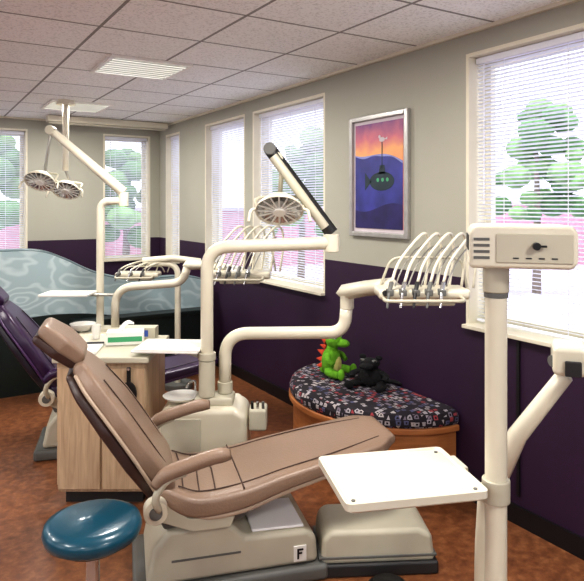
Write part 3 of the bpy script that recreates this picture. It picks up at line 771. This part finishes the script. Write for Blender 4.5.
r = bayroot("operator_stool", -0.745, 2.32)
lathe(r, "seat", [(0.001, 0.45), (0.15, 0.45), (0.172, 0.465), (0.18, 0.49), (0.172, 0.515), (0.14, 0.528), (0.001, 0.532)], TEAL)
lathe(r, "seat_pan", [(0.001, 0.43), (0.12, 0.43), (0.14, 0.452), (0.001, 0.452)], BLACK)
cyl(r, "gas_column", (0, 0, 0.09), (0, 0, 0.44), 0.025, CHROME)
for k in range(5):
    a = 2*math.pi*k/5+0.3
    sweep(r, "base_leg", [(0, 0, 0.10), (0.1*math.cos(a), 0.1*math.sin(a), 0.095), (0.22*math.cos(a), 0.22*math.sin(a), 0.065)], [0.022, 0.014], CHROME, 10)
    cyl(r, "caster", (0.22*math.cos(a)-0.012*math.sin(a), 0.22*math.sin(a)+0.012*math.cos(a), 0.025), (0.22*math.cos(a)+0.012*math.sin(a), 0.22*math.sin(a)-0.012*math.cos(a), 0.025), 0.025, BLACK, seg=16)

# ------------------------------------------------------------ curved bench
BC = (WX-0.018, 3.27)
r = Root("curved_bench", (BC[0], BC[1], 0))
def half(a, b, n=28):
    return [(-a*math.sin(math.pi*k/n), b*math.cos(math.pi*k/n)) for k in range(n+1)]
prism(r, "toe_kick", half(0.53, 0.62), 0.0, 0.07, BASEB, 'xy')
prism(r, "bench_body", half(0.58, 0.67), 0.07, 0.375, WOODO, 'xy')
prism(r, "seat_deck", half(0.61, 0.70), 0.375, 0.41, WOODO, 'xy', bevel=0.006)
vs = []; fs = []; prof = [(0.985, 0.41), (1.0, 0.425), (1.005, 0.455), (0.985, 0.485), (0.93, 0.498), (0.6, 0.502), (0.2, 0.503)]
for s, z in prof:
    P = half(0.60*s, 0.69*s); m = len(P); vs += [(x-0.002, y, z) for x, y in P]
for i in range(len(prof)-1):
    for k in range(m-1):
        fs.append((i*m+k, i*m+k+1, (i+1)*m+k+1, (i+1)*m+k))
    fs.append((i*m, (i+1)*m, (i+1)*m+m-1, i*m+m-1))
fs += [tuple(range(m)), tuple(range((len(prof)-1)*m, len(prof)*m))]
mesh(r, "seat_cushion", vs, fs, FABRIC, smooth=False)

def plush(name, loc, rot, body, belly, spike, dark=False):
    r = Root(name, loc, rot)
    ball(r, "body", (0, 0, 0.089), (0.065, 0.06, 0.088), body)
    ball(r, "belly", (0, -0.02, 0.075), (0.048, 0.048, 0.068), belly)
    ball(r, "neck", (0.0, -0.005, 0.165), (0.035, 0.035, 0.045), body)
    ball(r, "head", (0, -0.02, 0.215), (0.05, 0.055, 0.045), body)
    ball(r, "snout", (0, -0.08, 0.205), (0.034, 0.05, 0.024), body)
    for s in (-1, 1):
        ball(r, "eye", (s*0.030, -0.045, 0.242), (0.014, 0.013, 0.015), WHITE if not dark else GREY, seg=12, rings=8)
        ball(r, "pupil", (s*0.036, -0.054, 0.243), (0.007, 0.006, 0.008), BLACK, seg=10, rings=6)
        ball(r, "nostril", (s*0.012, -0.125, 0.214), (0.004, 0.003, 0.004), BLACK, seg=8, rings=6)
        sweep(r, "arm", catmull([(s*0.05, 0, 0.13), (s*0.085, -0.03, 0.11), (s*0.08, -0.06, 0.085)], 5), [0.022, 0.014], body, 12)
        sweep(r, "leg", catmull([(s*0.04, 0, 0.036), (s*0.07, -0.05, 0.032), (s*0.075, -0.10, 0.03)], 5), [0.03, 0.022], body, 12)
        ball(r, "foot", (s*0.077, -0.115, 0.036), (0.024, 0.022, 0.034), body if not dark else belly)
        if dark:
            ball(r, "ear", (s*0.042, -0.005, 0.262), (0.018, 0.01, 0.022), body)
        else:
            lathe(r, "horn", [(0.01, 0), (0.001, 0.035)], belly, c=(s*0.028, 0.0, 0.25), R=ry(s*20), seg=10)
    if not dark:
        for k, (y, z, a) in enumerate(((-0.01, 0.252, 0), (0.025, 0.238, -40), (0.032, 0.205, -70), (0.030, 0.168, -80), (0.050, 0.130, -75), (0.056, 0.09, -90), (0.056, 0.055, -100))):
            lathe(r, "back_spike", [(0.024, 0), (0.001, 0.055)], spike, c=(0, y, z), R=rx(a), seg=8)
    sweep(r, "tail", catmull([(0, 0.04, 0.036), (0.03, 0.08, 0.024), (0.09, 0.10, 0.02), (0.13, 0.075, 0.016)], 5), [0.03, 0.008], body, 12)
    return r
d = plush("plush_dragon", (2.50, 3.54, 0.506), math.radians(25), PLG, PLY, PLR)
d.e.scale = (1.15, 1.1, 1.14)
p = plush("plush_bear", (2.58, 3.20, 0.506), math.radians(-60), PLB, PLB, PLB, True)
p.e.scale = (1.35, 1.1, 0.72)

# ------------------------------------------------------------ wave shaped partition
r = Root("wave_partition", (0, 6.02, 0))
ctrl = [(-1.2, 1.10), (-0.4, 1.22), (0.3, 1.28), (0.67, 1.28), (0.98, 1.27), (1.20, 1.19), (1.50, 1.04), (1.86, 0.955), (2.25, 0.96), (2.52, 0.93), (2.68, 0.84)]
top = [(p.x, p.z) for p in catmull([(a, 0, b) for a, b in ctrl], 6)]
xs = [t[0] for t in top]
def botz(x): return 0.60+0.09*math.sin((x-0.4)*2.2)
poly = top+[(x, botz(x)) for x in xs[::-1]]
prism(r, "swirl_panel", poly, -0.05, 0.05, SWIRL)
sweep(r, "top_cap", [(x, 0, z+0.006) for x, z in top], 0.055, mk("partition_cap", (110, 130, 134), 0.3), 10, 0.25)
poly = [(x, botz(x)) for x in xs]+[(xs[-1], 0.0), (xs[0], 0.0)]
prism(r, "green_base", poly, -0.07, 0.07, GREENP)
box(r, "base_ledge", (1.9, -0.16, 0.62), (1.3, 0.18, 0.04), GREENP, 0.006)
box(r, "base_cupboard", (1.9, -0.15, 0.30), (1.24, 0.16, 0.60), GREENP, 0.004)

# ------------------------------------------------------------ outdoors
box(None, "ground_outdoor", (8, 8, -0.36), (80, 80, 0.1), GROUND)
def tree(x, y, h, rad):
    r = Root("garden_tree", (x, y, -0.31))
    sweep(r, "trunk", [(0, 0, 0), (0.05, 0.02, h*0.4), (0, 0, h*0.75)], [0.10, 0.05], BARK, 10)
    rnd = random.Random(int(x*10+y))
    for k in range(38):
        a = rnd.random()*6.28; f = rnd.random(); d = rad*(1-0.5*f)*rnd.random()**0.5
        s = rad*(0.13+0.17*rnd.random())
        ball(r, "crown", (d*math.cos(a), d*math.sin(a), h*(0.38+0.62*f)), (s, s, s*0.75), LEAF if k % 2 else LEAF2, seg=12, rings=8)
for x, y, h, rd in ((9.0, 3.5, 3.7, 1.6), (12, 9, 4.2, 1.3), (8.0, 12.6, 3.6, 1.2), (4.0, 13.5, 3.2, 1.1), (1.2, 13, 3.4, 1.3), (11.5, 6.0, 3.4, 1.2)):
    tree(x, y, h, rd)
r = Root("brick_building", (19.5, 10, -0.31))
box(r, "facade", (0, 0, 1.0), (1.0, 44, 2.0), BRICKP)
box(r, "parapet", (0, 0, 2.06), (1.1, 44.2, 0.12), ROAD)
r = Root("brick_boundary_wall", (3, 17.5, -0.31))
box(r, "facade", (0, 0, 0.9), (24, 0.4, 1.8), BRICKP)
box(r, "coping", (0, 0, 1.85), (24.2, 0.5, 0.1), ROAD)

# ------------------------------------------------------------ world, lights, camera
w = bpy.data.worlds.new("sky"); bpy.context.scene.world = w; w.use_nodes = True
nt = w.node_tree; bg = nt.nodes["Background"]
bg.inputs["Color"].default_value = (0.88, 0.92, 1.0, 1); bg.inputs["Strength"].default_value = 2.35
sun = bpy.data.lights.new("sun", 'SUN'); sun.energy = 1.3; sun.angle = math.radians(3)
so = bpy.data.objects.new("sun", sun); bpy.context.collection.objects.link(so)
so.rotation_euler = (math.radians(12), math.radians(-14), 0)
cam = bpy.data.cameras.new("camera"); co = bpy.data.objects.new("camera", cam); bpy.context.collection.objects.link(co)
co.location = (0, 0, 1.70); co.rotation_euler = (math.radians(90), 0, YAW)
cam.sensor_width = 36; cam.lens = 620/584*36; cam.shift_y = -(290.5-204)/584; cam.clip_start = 0.05
bpy.context.scene.camera = co
vs_ = bpy.context.scene.view_settings
vs_.view_transform = 'Standard'; vs_.look = 'None'; vs_.exposure = 0.28; vs_.gamma = 0.86
